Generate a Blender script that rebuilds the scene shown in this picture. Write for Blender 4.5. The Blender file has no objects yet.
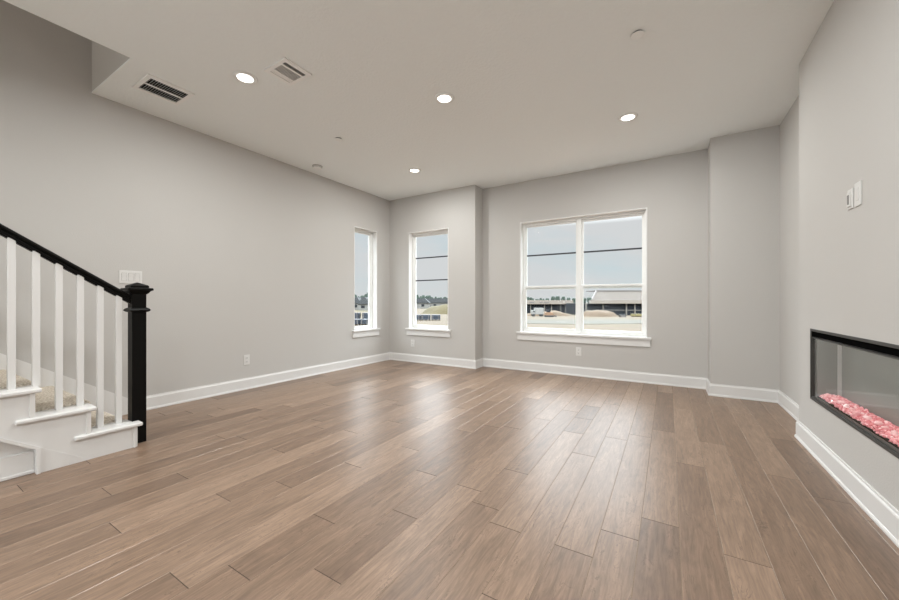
import bpy, bmesh, math, random
from mathutils import Vector, Matrix, noise

scene = bpy.context.scene
C = scene.collection
random.seed(7)

# ------------------------------------------------------------------ measured room (metres)
EYE = 1.0
F_PX, YAW, V0 = 361.1, 0.5452, 301.59
H = 2.743
XL, Y1, XJ, Y2, XE, YE, XR, XB, YB = -4.123, 4.80, -2.464, 5.048, 0.383, 4.737, 0.9385, 0.819, 3.597
YREAR = -4.2
WT = 0.20

# ------------------------------------------------------------------ camera
cam = bpy.data.cameras.new('camera')
cam.sensor_fit = 'HORIZONTAL'; cam.sensor_width = 36.0
cam.lens = F_PX / 899 * 36.0
cam.shift_y = (V0 - 300) / 899
cam.clip_end = 2000; cam.clip_start = 0.02
camo = bpy.data.objects.new('camera', cam); C.objects.link(camo)
camo.location = (0, 0, EYE); camo.rotation_euler = (math.pi / 2, 0, YAW)
scene.camera = camo

# ------------------------------------------------------------------ colour management
scene.view_settings.view_transform = 'Standard'
scene.view_settings.look = 'None'
scene.view_settings.gamma = 1.0
scene.view_settings.use_curve_mapping = False
scene.view_settings.exposure = 0.0

# ------------------------------------------------------------------ sky
W = bpy.data.worlds.new('sky'); scene.world = W; W.use_nodes = True
nt = W.node_tree; nt.nodes.clear()
def N(nt, t, **kw):
    n = nt.nodes.new(t)
    for k, v in kw.items():
        if k.startswith('i_'): n.inputs[k[2:].replace('_', ' ')].default_value = v
        else: setattr(n, k, v)
    return n
tc = N(nt, 'ShaderNodeTexCoord'); sep = N(nt, 'ShaderNodeSeparateXYZ')
nt.links.new(tc.outputs['Generated'], sep.inputs[0])
mp = N(nt, 'ShaderNodeMapping'); mp.inputs['Scale'].default_value = (1, 1, 3.2)
nt.links.new(tc.outputs['Generated'], mp.inputs[0])
nz = N(nt, 'ShaderNodeTexNoise'); nz.inputs['Scale'].default_value = 3.2; nz.inputs['Detail'].default_value = 6
nz.inputs['Roughness'].default_value = 0.55
nt.links.new(mp.outputs[0], nz.inputs['Vector'])
cr = N(nt, 'ShaderNodeValToRGB')
cr.color_ramp.elements[0].position = 0.33; cr.color_ramp.elements[0].color = (0, 0, 0, 1)
cr.color_ramp.elements[1].position = 0.56; cr.color_ramp.elements[1].color = (1, 1, 1, 1)
nt.links.new(nz.outputs[0], cr.inputs[0])
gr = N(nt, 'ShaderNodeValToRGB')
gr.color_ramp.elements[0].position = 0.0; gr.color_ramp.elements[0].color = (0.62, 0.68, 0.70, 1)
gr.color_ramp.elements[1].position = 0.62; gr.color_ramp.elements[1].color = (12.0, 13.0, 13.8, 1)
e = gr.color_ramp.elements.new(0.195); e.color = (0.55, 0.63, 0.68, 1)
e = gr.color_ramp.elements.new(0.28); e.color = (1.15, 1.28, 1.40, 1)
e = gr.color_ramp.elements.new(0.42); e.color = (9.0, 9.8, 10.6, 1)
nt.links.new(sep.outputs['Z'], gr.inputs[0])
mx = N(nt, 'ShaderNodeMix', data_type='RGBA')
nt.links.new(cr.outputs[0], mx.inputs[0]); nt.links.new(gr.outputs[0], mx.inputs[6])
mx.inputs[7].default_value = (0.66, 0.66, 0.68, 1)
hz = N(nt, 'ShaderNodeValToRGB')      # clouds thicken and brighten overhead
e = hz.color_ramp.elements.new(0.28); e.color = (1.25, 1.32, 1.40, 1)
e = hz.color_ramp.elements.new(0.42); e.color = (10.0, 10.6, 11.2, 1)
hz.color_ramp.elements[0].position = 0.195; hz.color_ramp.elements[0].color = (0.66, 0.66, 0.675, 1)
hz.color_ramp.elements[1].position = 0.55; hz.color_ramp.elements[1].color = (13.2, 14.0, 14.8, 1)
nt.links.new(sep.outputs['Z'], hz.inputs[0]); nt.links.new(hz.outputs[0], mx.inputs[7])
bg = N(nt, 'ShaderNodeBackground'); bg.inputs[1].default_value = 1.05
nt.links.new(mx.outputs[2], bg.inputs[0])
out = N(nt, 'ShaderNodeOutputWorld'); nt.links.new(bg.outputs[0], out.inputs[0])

# ------------------------------------------------------------------ sun and large area lights
def light(name, kind, loc, rot, energy, color=(1, 1, 1), **kw):
    l = bpy.data.lights.new(name, kind); l.energy = energy; l.color = color
    for k, v in kw.items(): setattr(l, k, v)
    o = bpy.data.objects.new(name, l); C.objects.link(o); o.location = loc; o.rotation_euler = rot
    return o
light('sun', 'SUN', (0, -20, 30), (math.radians(42), 0, math.radians(28)), 1.7, (1.0, 0.95, 0.87), angle=math.radians(2))
# added fill light before the closed rear wall, no glazing stands there
light('rear_fill_light', 'AREA', (-2.2, YREAR + 0.12, 1.15), (math.radians(106), 0, math.radians(-20)), 104, (0.88, 0.965, 1.01),
      shape='RECTANGLE', size=3.4, size_y=2.0)
# lamp added atop the stairwell to brighten it, for an unseen upper hall
light('stairwell_fill_light', 'AREA', (-3.6, -0.9, 5.1), (0, 0, 0), 16, (1.0, 0.90, 0.78), shape='DISK', size=0.8)
# sky portals in the three windows seen in the picture
for pn, pl, pr, sx, sy in (('portal_window_left', (XL - 0.19, 4.23, 1.345), -90, 0.5, 1.6), ('portal_window_back', (-3.32, Y1 + 0.19, 1.345), 180, 0.77, 1.6),
                           ('portal_window_wide', (-1.04, Y2 + 0.19, 1.345), 180, 1.62, 1.6)):
    po = light(pn, 'AREA', pl, (math.radians(90), 0, math.radians(pr)), 1, shape='RECTANGLE', size=sx, size_y=sy)
    po.data.cycles.is_portal = True
# unseen lamps without fixtures, added to brighten the room, mostly behind the camera
for lx, ly in ((-2.4, -0.8), (-0.4, -0.8), (-2.4, -2.8), (-0.4, -2.8), (-0.3, 1.2)):
    light('ceiling_fill_lamp', 'AREA', (lx, ly, H - 0.03), (0, 0, 0), 25, (0.975, 1.0, 1.0), shape='DISK', size=0.14)

# ================================================================== materials
MATS = {}
def mat(name, color, rough=0.5, bump=0.0, bscale=200.0, spec=0.5, metal=0.0, emit=None, estr=0.0, var=0.0, vscale=3.0, coat=0.0):
    m = bpy.data.materials.new(name); m.use_nodes = True; t = m.node_tree
    b = t.nodes['Principled BSDF']
    b.inputs['Base Color'].default_value = (*color, 1); b.inputs['Roughness'].default_value = rough
    b.inputs['Specular IOR Level'].default_value = spec; b.inputs['Metallic'].default_value = metal
    b.inputs['Coat Weight'].default_value = coat
    tcn = N(t, 'ShaderNodeTexCoord')
    if emit: b.inputs['Emission Color'].default_value = (*emit, 1); b.inputs['Emission Strength'].default_value = estr
    if bump:
        n = N(t, 'ShaderNodeTexNoise'); n.inputs['Scale'].default_value = bscale; n.inputs['Detail'].default_value = 3
        t.links.new(tcn.outputs['Object'], n.inputs['Vector'])
        bp = N(t, 'ShaderNodeBump'); bp.inputs['Strength'].default_value = bump; bp.inputs['Distance'].default_value = 0.004
        t.links.new(n.outputs[0], bp.inputs['Height']); t.links.new(bp.outputs[0], b.inputs['Normal'])
    if var:
        n = N(t, 'ShaderNodeTexNoise'); n.inputs['Scale'].default_value = vscale; n.inputs['Detail'].default_value = 5
        t.links.new(tcn.outputs['Object'], n.inputs['Vector'])
        x = N(t, 'ShaderNodeMix', data_type='RGBA'); t.links.new(n.outputs[0], x.inputs[0])
        x.inputs[6].default_value = (*[max(0, c * (1 - var)) for c in color], 1)
        x.inputs[7].default_value = (*[min(1, c * (1 + var)) for c in color], 1)
        t.links.new(x.outputs[2], b.inputs['Base Color'])
    MATS[name] = m
    return m

M_WALL = mat('wall_paint', (0.548, 0.531, 0.508), 0.75, 0.22, 130, 0.3)
M_CEIL = mat('ceiling_paint', (0.86, 0.88, 0.868), 0.85, 0.8, 48, 0.2)
M_TRIM = mat('trim_paint', (0.74, 0.73, 0.715), 0.35, 0, 0, 0.5)
M_VINYL = mat('white_vinyl', (0.83, 0.83, 0.81), 0.35)
M_PLATE = mat('plate_plastic', (0.70, 0.69, 0.67), 0.3)
M_BLACK = mat('black_lacquer', (0.006, 0.0055, 0.005), 0.40, 0.02, 60, 0.08)
M_BLACKMETAL = mat('black_metal', (0.004, 0.004, 0.004), 0.9, spec=0.0)
M_BEZEL = mat('charcoal_metal', (0.040, 0.038, 0.034), 0.5)
M_DARK = mat('dark_gap', (0.006, 0.006, 0.005), 0.9)
M_MUNTIN = mat('dark_bar', (0.030, 0.032, 0.038), 0.5)
M_FIREBACK = mat('firebox_lining', (0.235, 0.235, 0.215), 0.45)
M_SCREEN = mat('grey_screen', (0.20, 0.19, 0.18), 0.25)
M_BASEGREY = mat('shaded_plastic', (0.42, 0.40, 0.38), 0.5)
M_LENS = mat('lit_lens', (1, 1, 1), 0.4, emit=(1.0, 0.95, 0.88), estr=6.0)
M_VENTGREY = mat('vent_white', (0.88, 0.87, 0.85), 0.45)

def m_carpet():
    m = mat('carpet', (0.42, 0.36, 0.30), 0.95, 0.5, 200, 0.1)
    t = m.node_tree; b = t.nodes['Principled BSDF']
    tcn = N(t, 'ShaderNodeTexCoord'); n = N(t, 'ShaderNodeTexNoise'); n.inputs['Scale'].default_value = 90; n.inputs['Detail'].default_value = 4
    t.links.new(tcn.outputs['Object'], n.inputs['Vector'])
    r = N(t, 'ShaderNodeValToRGB')
    r.color_ramp.elements[0].position = 0.35; r.color_ramp.elements[0].color = (0.46, 0.39, 0.31, 1)
    r.color_ramp.elements[1].position = 0.65; r.color_ramp.elements[1].color = (0.80, 0.74, 0.65, 1)
    t.links.new(n.outputs[0], r.inputs[0]); t.links.new(r.outputs[0], b.inputs['Base Color'])
    return m
M_CARPET = m_carpet()

def m_glass(name='pane_glass', ior=1.14):
    m = bpy.data.materials.new(name); m.use_nodes = True; t = m.node_tree; t.nodes.clear()
    fr = N(t, 'ShaderNodeFresnel'); fr.inputs['IOR'].default_value = ior
    tr = N(t, 'ShaderNodeBsdfTransparent'); tr.inputs[0].default_value = (0.97, 0.985, 0.98, 1)
    gl = N(t, 'ShaderNodeBsdfGlossy'); gl.inputs['Roughness'].default_value = 0.0
    mi = N(t, 'ShaderNodeMixShader'); o = N(t, 'ShaderNodeOutputMaterial')
    ge = N(t, 'ShaderNodeNewGeometry'); inv = N(t, 'ShaderNodeMath', operation='SUBTRACT'); inv.inputs[0].default_value = 1.0
    mu = N(t, 'ShaderNodeMath', operation='MULTIPLY')
    t.links.new(ge.outputs['Backfacing'], inv.inputs[1]); t.links.new(inv.outputs[0], mu.inputs[0]); t.links.new(fr.outputs[0], mu.inputs[1])
    t.links.new(mu.outputs[0], mi.inputs[0]); t.links.new(tr.outputs[0], mi.inputs[1]); t.links.new(gl.outputs[0], mi.inputs[2])
    t.links.new(mi.outputs[0], o.inputs[0])
    return m
M_GLASS = m_glass()
M_FIREGLASS = m_glass('fireplace_glass', 1.40)

def m_crystal():
    m = mat('pink_crystal', (0.85, 0.28, 0.33), 0.12, emit=(1.0, 0.25, 0.31), estr=0.22)
    t = m.node_tree; b = t.nodes['Principled BSDF']
    oi = N(t, 'ShaderNodeAttribute'); oi.attribute_name = 'tone'
    r = N(t, 'ShaderNodeValToRGB')
    r.color_ramp.elements[0].position = 0.0; r.color_ramp.elements[0].color = (0.55, 0.14, 0.15, 1)
    r.color_ramp.elements[1].position = 1.0; r.color_ramp.elements[1].color = (0.95, 0.80, 0.78, 1)
    e = r.color_ramp.elements.new(0.6); e.color = (0.80, 0.38, 0.39, 1)
    t.links.new(oi.outputs['Fac'], r.inputs[0]); t.links.new(r.outputs[0], b.inputs['Base Color'])
    return m
M_CRYSTAL = m_crystal()

def m_floor():
    m = bpy.data.materials.new('hardwood_planks'); m.use_nodes = True; t = m.node_tree
    b = t.nodes['Principled BSDF']
    tcn = N(t, 'ShaderNodeTexCoord'); at = N(t, 'ShaderNodeAttribute'); at.attribute_name = 'plank'
    # each plank shows its own stretch of timber
    off = N(t, 'ShaderNodeVectorMath', operation='SCALE'); off.inputs['Scale'].default_value = 37.0
    cmb = N(t, 'ShaderNodeCombineXYZ')
    t.links.new(at.outputs['Fac'], cmb.inputs[0]); t.links.new(at.outputs['Fac'], cmb.inputs[1]); t.links.new(at.outputs['Fac'], cmb.inputs[2])
    t.links.new(cmb.outputs[0], off.inputs[0])
    add = N(t, 'ShaderNodeVectorMath', operation='ADD')
    t.links.new(tcn.outputs['Object'], add.inputs[0]); t.links.new(off.outputs[0], add.inputs[1])
    def nz(scale, det, rough, dist, vec):
        mpn = N(t, 'ShaderNodeMapping'); mpn.inputs['Scale'].default_value = vec
        t.links.new(add.outputs[0], mpn.inputs[0])
        n = N(t, 'ShaderNodeTexNoise'); n.inputs['Scale'].default_value = scale; n.inputs['Detail'].default_value = det
        n.inputs['Roughness'].default_value = rough; n.inputs['Distortion'].default_value = dist
        t.links.new(mpn.outputs[0], n.inputs['Vector']); return n
    grain = nz(34, 8, 0.70, 1.4, (1, 0.11, 1))
    broad = nz(9, 5, 0.6, 2.2, (1, 0.20, 1))
    fine = nz(150, 3, 0.6, 0.2, (1, 0.05, 1))
    tone = N(t, 'ShaderNodeValToRGB'); r = tone.color_ramp
    r.elements[0].position = 0.0; r.elements[0].color = (0.176, 0.114, 0.079, 1)
    r.elements[1].position = 1.0; r.elements[1].color = (0.352, 0.242, 0.172, 1)
    e = r.elements.new(0.5); e.color = (0.268, 0.179, 0.124, 1)
    t.links.new(at.outputs['Fac'], tone.inputs[0])
    def darken(prev, noise_, lo, hi, amt):
        rr = N(t, 'ShaderNodeMapRange'); rr.inputs['From Min'].default_value = lo; rr.inputs['From Max'].default_value = hi
        rr.inputs['To Min'].default_value = 1 - amt; rr.inputs['To Max'].default_value = 1 + amt * 0.5
        t.links.new(noise_.outputs[0], rr.inputs[0])
        vm = N(t, 'ShaderNodeVectorMath', operation='SCALE')
        t.links.new(prev, vm.inputs[0]); t.links.new(rr.outputs[0], vm.inputs['Scale'])
        return vm.outputs[0]
    c = darken(tone.outputs[0], grain, 0.34, 0.66, 0.28)
    c = darken(c, broad, 0.34, 0.66, 0.18)
    c = darken(c, fine, 0.3, 0.7, 0.16)
    # dark wandering veins on some of the boards
    vein = nz(13, 5, 0.62, 2.6, (1, 0.30, 1))
    ab = N(t, 'ShaderNodeMath', operation='SUBTRACT'); ab.inputs[1].default_value = 0.5; t.links.new(vein.outputs[0], ab.inputs[0])
    a2 = N(t, 'ShaderNodeMath', operation='ABSOLUTE'); t.links.new(ab.outputs[0], a2.inputs[0])
    vm_ = N(t, 'ShaderNodeMapRange'); vm_.inputs['From Min'].default_value = 0.0; vm_.inputs['From Max'].default_value = 0.022
    vm_.inputs['To Min'].default_value = 1.0; vm_.inputs['To Max'].default_value = 0.0; t.links.new(a2.outputs[0], vm_.inputs[0])
    mk = N(t, 'ShaderNodeMapRange'); mk.inputs['From Min'].default_value = 0.50; mk.inputs['From Max'].default_value = 0.62; t.links.new(broad.outputs[0], mk.inputs[0])
    mm_ = N(t, 'ShaderNodeMath', operation='MULTIPLY'); t.links.new(vm_.outputs[0], mm_.inputs[0]); t.links.new(mk.outputs[0], mm_.inputs[1])
    m3 = N(t, 'ShaderNodeMath', operation='MULTIPLY_ADD'); m3.inputs[1].default_value = -0.46; m3.inputs[2].default_value = 1.0; t.links.new(mm_.outputs[0], m3.inputs[0])
    vs_ = N(t, 'ShaderNodeVectorMath', operation='SCALE'); t.links.new(c, vs_.inputs[0]); t.links.new(m3.outputs[0], vs_.inputs['Scale'])
    c = vs_.outputs[0]
    t.links.new(c, b.inputs['Base Color'])
    rg = N(t, 'ShaderNodeMapRange'); rg.inputs['To Min'].default_value = 0.30; rg.inputs['To Max'].default_value = 0.42
    t.links.new(grain.outputs[0], rg.inputs[0]); t.links.new(rg.outputs[0], b.inputs['Roughness'])
    b.inputs['Specular IOR Level'].default_value = 0.36
    bp = N(t, 'ShaderNodeBump'); bp.inputs['Strength'].default_value = 0.10; bp.inputs['Distance'].default_value = 0.004
    t.links.new(broad.outputs[0], bp.inputs['Height']); t.links.new(bp.outputs[0], b.inputs['Normal'])
    return m
M_FLOOR = m_floor()
M_SEAM = mat('plank_seam', (0.075, 0.050, 0.034), 0.7)
M_BEV = mat('plank_bevel', (0.36, 0.27, 0.20), 0.25)

# ================================================================== helpers
def link_mesh(name, bm, material, parent=None, local=False, smooth=False, materials=None):
    me = bpy.data.meshes.new(name)
    if parent is not None and not local:
        bmesh.ops.translate(bm, verts=bm.verts, vec=-abs_loc(parent))
    bmesh.ops.recalc_face_normals(bm, faces=bm.faces)
    bm.to_mesh(me); bm.free()
    if smooth:
        for p in me.polygons: p.use_smooth = True
    for mm in (materials or [material]): me.materials.append(mm)
    o = bpy.data.objects.new(name, me); C.objects.link(o)
    if parent is not None: o.parent = parent
    return o
def abs_loc(o):
    v = Vector((0, 0, 0))
    while o is not None: v += o.location; o = o.parent
    return v
def thing(name, label, cat, loc=(0, 0, 0), rotz=0.0, group=None):
    o = bpy.data.objects.new(name, None); C.objects.link(o)
    o.empty_display_size = 0.05; o.location = loc; o.rotation_euler = (0, 0, rotz)
    o['label'] = label; o['category'] = cat
    if group: o['group'] = group
    return o
def structure(o, label, cat):
    o['kind'] = 'structure'; o['label'] = label; o['category'] = cat; return o
def tag(o, label, cat, group=None, kind=None):
    o['label'] = label; o['category'] = cat
    if group: o['group'] = group
    if kind: o['kind'] = kind
    return o
def copy_tree(o, parent=None):
    c = o.copy(); C.objects.link(c); c.parent = parent
    for ch in list(o.children): copy_tree(ch, c)
    return c

def box(bm, x0, x1, y0, y1, z0, z1, bev=0.0, seg=2):
    v = [bm.verts.new((x, y, z)) for x in (x0, x1) for y in (y0, y1) for z in (z0, z1)]
    f = [(0, 1, 3, 2), (4, 6, 7, 5), (0, 4, 5, 1), (2, 3, 7, 6), (0, 2, 6, 4), (1, 5, 7, 3)]
    fs = [bm.faces.new([v[i] for i in q]) for q in f]
    if bev:
        es = set(e for fc in fs for e in fc.edges)
        bmesh.ops.bevel(bm, geom=list(es), offset=bev, segments=seg, profile=0.5, affect='EDGES')
    return v
def B(*a, **k):
    bm = bmesh.new(); box(bm, *a, **k); return bm
def quad(bm, pts):
    return bm.faces.new([bm.verts.new(p) for p in pts])
def prism(bm, pts, axis, a0, a1):
    """closed polygon pts (2-D) extruded along axis 0/1/2 from a0 to a1"""
    def P(q, a):
        return (a, q[0], q[1]) if axis == 0 else (q[0], a, q[1]) if axis == 1 else (q[0], q[1], a)
    va = [bm.verts.new(P(q, a0)) for q in pts]; vb = [bm.verts.new(P(q, a1)) for q in pts]
    n = len(pts)
    fs = [bm.faces.new(va), bm.faces.new(vb[::-1])]
    for i in range(n): fs.append(bm.faces.new((va[i], va[(i + 1) % n], vb[(i + 1) % n], vb[i])))
    return fs
def lathe(bm, prof, cx=0, cy=0, cz=0, seg=40):
    rings = []
    for r, z in prof:
        rings.append([bm.verts.new((cx + r * math.cos(2 * math.pi * k / seg), cy + r * math.sin(2 * math.pi * k / seg), cz + z)) for k in range(seg)])
    for a, b in zip(rings, rings[1:]):
        for k in range(seg): bm.faces.new((a[k], a[(k + 1) % seg], b[(k + 1) % seg], b[k]))
    return rings
def cap(bm, ring): bm.faces.new(ring)

def wall_mesh(u0, u1, z0, z1, holes, to3, thick):
    """wall from u0..u1 with rectangular holes; to3(u,d,z): d = depth into the wall"""
    bm = bmesh.new()
    us = sorted({u0, u1, *[h[0] for h in holes], *[h[1] for h in holes]})
    zs = sorted({z0, z1, *[h[2] for h in holes], *[h[3] for h in holes]})
    cells = set()
    for i in range(len(us) - 1):
        for j in range(len(zs) - 1):
            cu, cz = (us[i] + us[i + 1]) / 2, (zs[j] + zs[j + 1]) / 2
            if not any(h[0] < cu < h[1] and h[2] < cz < h[3] for h in holes): cells.add((i, j))
    for (i, j) in cells:
        a, b, c, d = us[i], us[i + 1], zs[j], zs[j + 1]
        for dd in (0, thick): quad(bm, [to3(a, dd, c), to3(b, dd, c), to3(b, dd, d), to3(a, dd, d)])
        for (di, dj, p, q) in ((-1, 0, (a, c), (a, d)), (1, 0, (b, c), (b, d)), (0, -1, (a, c), (b, c)), (0, 1, (a, d), (b, d))):
            if (i + di, j + dj) not in cells:
                quad(bm, [to3(p[0], 0, p[1]), to3(q[0], 0, q[1]), to3(q[0], thick, q[1]), to3(p[0], thick, p[1])])
    bmesh.ops.remove_doubles(bm, verts=bm.verts, dist=1e-5)
    return bm

# ================================================================== room shell
W1 = (3.974, 4.485, 0.545, 2.158)
W2 = (-3.708, -2.930, 0.545, 2.147)
W3 = (-1.856, -0.223, 0.545, 2.155)
HZ = 5.2                      # top of the stairwell
FPH = (1.800, 3.335, 0.351, 0.815)

structure(link_mesh('wall_left', wall_mesh(YREAR, Y1 + WT, 0, HZ, [W1], lambda u, d, z: (XL - d, u, z), WT), M_WALL),
          'long greige wall on the left behind the stairs', 'wall')
structure(link_mesh('wall_back_left', wall_mesh(XL - 0.001, XJ - .1, 0, H + .02, [W2], lambda u, d, z: (u, Y1 + d, z), WT), M_WALL),
          'greige wall beside the left corner holding the narrow window', 'wall')
structure(link_mesh('wall_back_return', B(XJ - .1, XJ, Y1, Y2 + WT, 0, H + .02), M_WALL),
          'short return where the back wall steps outward', 'wall')
structure(link_mesh('wall_back', wall_mesh(XJ, XE, 0, H + .02, [W3], lambda u, d, z: (u, Y2 + d, z), WT), M_WALL),
          'recessed greige back wall holding the wide double window', 'wall')
structure(link_mesh('wall_back_right', B(XE, XR + .2, YE, Y2 + WT, 0, H + .02), M_WALL),
          'projecting greige pier in the right back corner', 'wall')
structure(link_mesh('wall_right', B(XR, XR + WT, YB - .3, YE + .1, 0, H + .02), M_WALL),
          'short stretch of right wall behind the fireplace projection', 'wall')
structure(link_mesh('wall_fireplace', wall_mesh(YREAR, YB, 0, H + .02, [FPH], lambda u, d, z: (XB + d, u, z), 0.24), M_WALL),
          'projecting greige chimney wall on the right holding the fireplace', 'wall')
structure(link_mesh('wall_rear', B(XL - WT, XB + .24, YREAR - WT, YREAR, 0, H + .02), M_WALL),
          'rear wall of the room behind the camera', 'wall')

# ceiling with the stairwell opening
OX, OY = -3.292, 1.030
bm = bmesh.new()
CT = 0.012
box(bm, OX, XR + .2, YREAR - .1, Y2 + WT, H, H + CT)
box(bm, XL, OX, OY, Y2 + WT, H, H + CT)
box(bm, XL, OX, YREAR - .1, -3.4, H, H + CT)
structure(link_mesh('ceiling', bm, M_CEIL), 'flat greige textured ceiling cut open over the stairs', 'ceiling')
bm = bmesh.new()
box(bm, OX, OX + .1, -3.4, OY + .1, H + CT, HZ)
box(bm, XL, OX, OY, OY + .1, H + CT, HZ)
box(bm, XL, OX, -3.5, -3.4, H + CT, HZ)
structure(link_mesh('wall_stairwell', bm, M_WALL), 'upper stairwell walls seen through the ceiling opening', 'wall')
structure(link_mesh('ceiling_stairwell', B(XL - .1, OX + .1, -3.5, OY + .1, HZ, HZ + .1), M_CEIL), 'ceiling over the upper stairwell', 'ceiling')

# floor: individual planks with eased edges
PW, PX0 = 0.147, 0.187
JOINTS = {-22: [.461, 1.821], -21: [1.401], -19: [.689], -18: [.976], -17: [1.474], -16: [.598, 1.978], -15: [.976, 2.331], -14: [1.217],
          -13: [1.581], -12: [.604, 1.962], -11: [1.121, .736, 2.441], -9: [.893, 1.343], -8: [1.711], -7: [1.602, 2.02], -6: [1.496, 2.851, 3.23, 3.651],
          -5: [1.116, 2.472], -4: [1.496], -10: [1.731], -3: [1.701], -2: [1.892, 3.242], -1: [2.657], 0: [1.786, 3.143], 1: [2.938], 2: [2.742, 4.092]}
random.seed(11)
bm = bmesh.new(); lay = bm.loops.layers.float_color.new('plank'); EB = 0.0016
k0 = int(math.floor((XL - .05 - PX0) / PW)); k1 = int(math.ceil((XR + .1 - PX0) / PW))
for k in range(k0, k1):
    xa, xb = PX0 + k * PW, PX0 + (k + 1) * PW
    js = sorted(JOINTS.get(k, [random.uniform(1.0, 3.0)]))
    while js[-1] < Y2 + 1.4: js.append(js[-1] + random.choice((0.95, 1.25, 1.36, 1.36, 1.36)) + random.uniform(-.04, .04))
    while js[0] > YREAR - .2: js.insert(0, js[0] - random.choice((1.25, 1.36, 1.36)) - random.uniform(-.04, .04))
    for ya, yb in zip(js, js[1:]):
        t = min(1, max(0, random.gauss(0.5, 0.20)))
        g = 0.0004
        o = [(xa + g, ya + g, -.0012), (xb - g, ya + g, -.0012), (xb - g, yb - g, -.0012), (xa + g, yb - g, -.0012)]
        i = [(xa + EB, ya + EB, 0), (xb - EB, ya + EB, 0), (xb - EB, yb - EB, 0), (xa + EB, yb - EB, 0)]
        vo = [bm.verts.new(p) for p in o]; vi = [bm.verts.new(p) for p in i]
        fs = [bm.faces.new(vi)]
        for q in range(4): fs.append(bm.faces.new((vo[q], vo[(q + 1) % 4], vi[(q + 1) % 4], vi[q])))
        for f in fs:
            for l in f.loops: l[lay] = (t, t, t, 1)
        for f in fs[1:]: f.material_index = 1
        fs[1].material_index = fs[3].material_index = 2
        for f in fs: f.normal_update()
v = quad(bm, [(XL - .2, YREAR - .2, -.0013), (XR + .2, YREAR - .2, -.0013), (XR + .2, Y2 + .2, -.0013), (XL - .2, Y2 + .2, -.0013)]); v.material_index = 2
v = quad(bm, [(XL - .2, YREAR - .2, -.15), (XR + .2, YREAR - .2, -.15), (XR + .2, Y2 + .2, -.15), (XL - .2, Y2 + .2, -.15)]); v.material_index = 2
structure(link_mesh('floor', bm, None, materials=[M_FLOOR, M_BEV, M_SEAM]), 'brown hardwood plank floor', 'floor')

# baseboards: one mitred profile run around the room, split wall by wall
prof = [(0, 0), (.021, 0), (.021, .010), (.017, .018), (.0145, .020), (.0145, .108), (.012, .114), (.0085, .118), (.0075, .128), (0, .128)]
def sweep(name, pts, only, label):
    """pts: polyline on the wall faces with the room on its right-hand side"""
    P = [Vector(p) for p in pts]
    def off(i, d):
        a = (P[i] - P[i - 1]).normalized() if i > 0 else None
        b = (P[i + 1] - P[i]).normalized() if i < len(P) - 1 else None
        na = Vector((a.y, -a.x)) if a else None; nb = Vector((b.y, -b.x)) if b else None
        if na is None: return P[i] + nb * d
        if nb is None: return P[i] + na * d
        m = (na + nb); m = m / (1 + na.dot(nb))
        return P[i] + m * d
    bm = bmesh.new()
    i = only
    ra = [bm.verts.new((*off(i, d), z)) for d, z in prof]; rb = [bm.verts.new((*off(i + 1, d), z)) for d, z in prof]
    n = len(prof)
    for k in range(n): bm.faces.new((ra[k], ra[(k + 1) % n], rb[(k + 1) % n], rb[k]))
    bm.faces.new(ra[::-1]); bm.faces.new(rb)
    structure(link_mesh(name, bm, M_TRIM), label, 'baseboard')
PERIM = [(XL, 1.285), (XL, Y1), (XJ, Y1), (XJ, Y2), (XE, Y2), (XE, YE), (XR, YE), (XR, YB), (XB, YB), (XB, YREAR)]
NM = ['left', 'back_left', 'back_return', 'back', 'pier_side', 'back_right', 'right', 'fireplace_side', 'fireplace']
LB = ['white baseboard along the long left wall', 'white baseboard under the narrow back window', 'short white baseboard on the back wall step',
      'white baseboard under the wide double window', 'short white baseboard on the side of the right pier', 'white baseboard along the front of the right pier',
      'white baseboard along the short right wall', 'short white baseboard on the end of the fireplace wall', 'white baseboard below the fireplace']
for i, (n, l) in enumerate(zip(NM, LB)): sweep('baseboard_' + n, PERIM, i, l)

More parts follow.
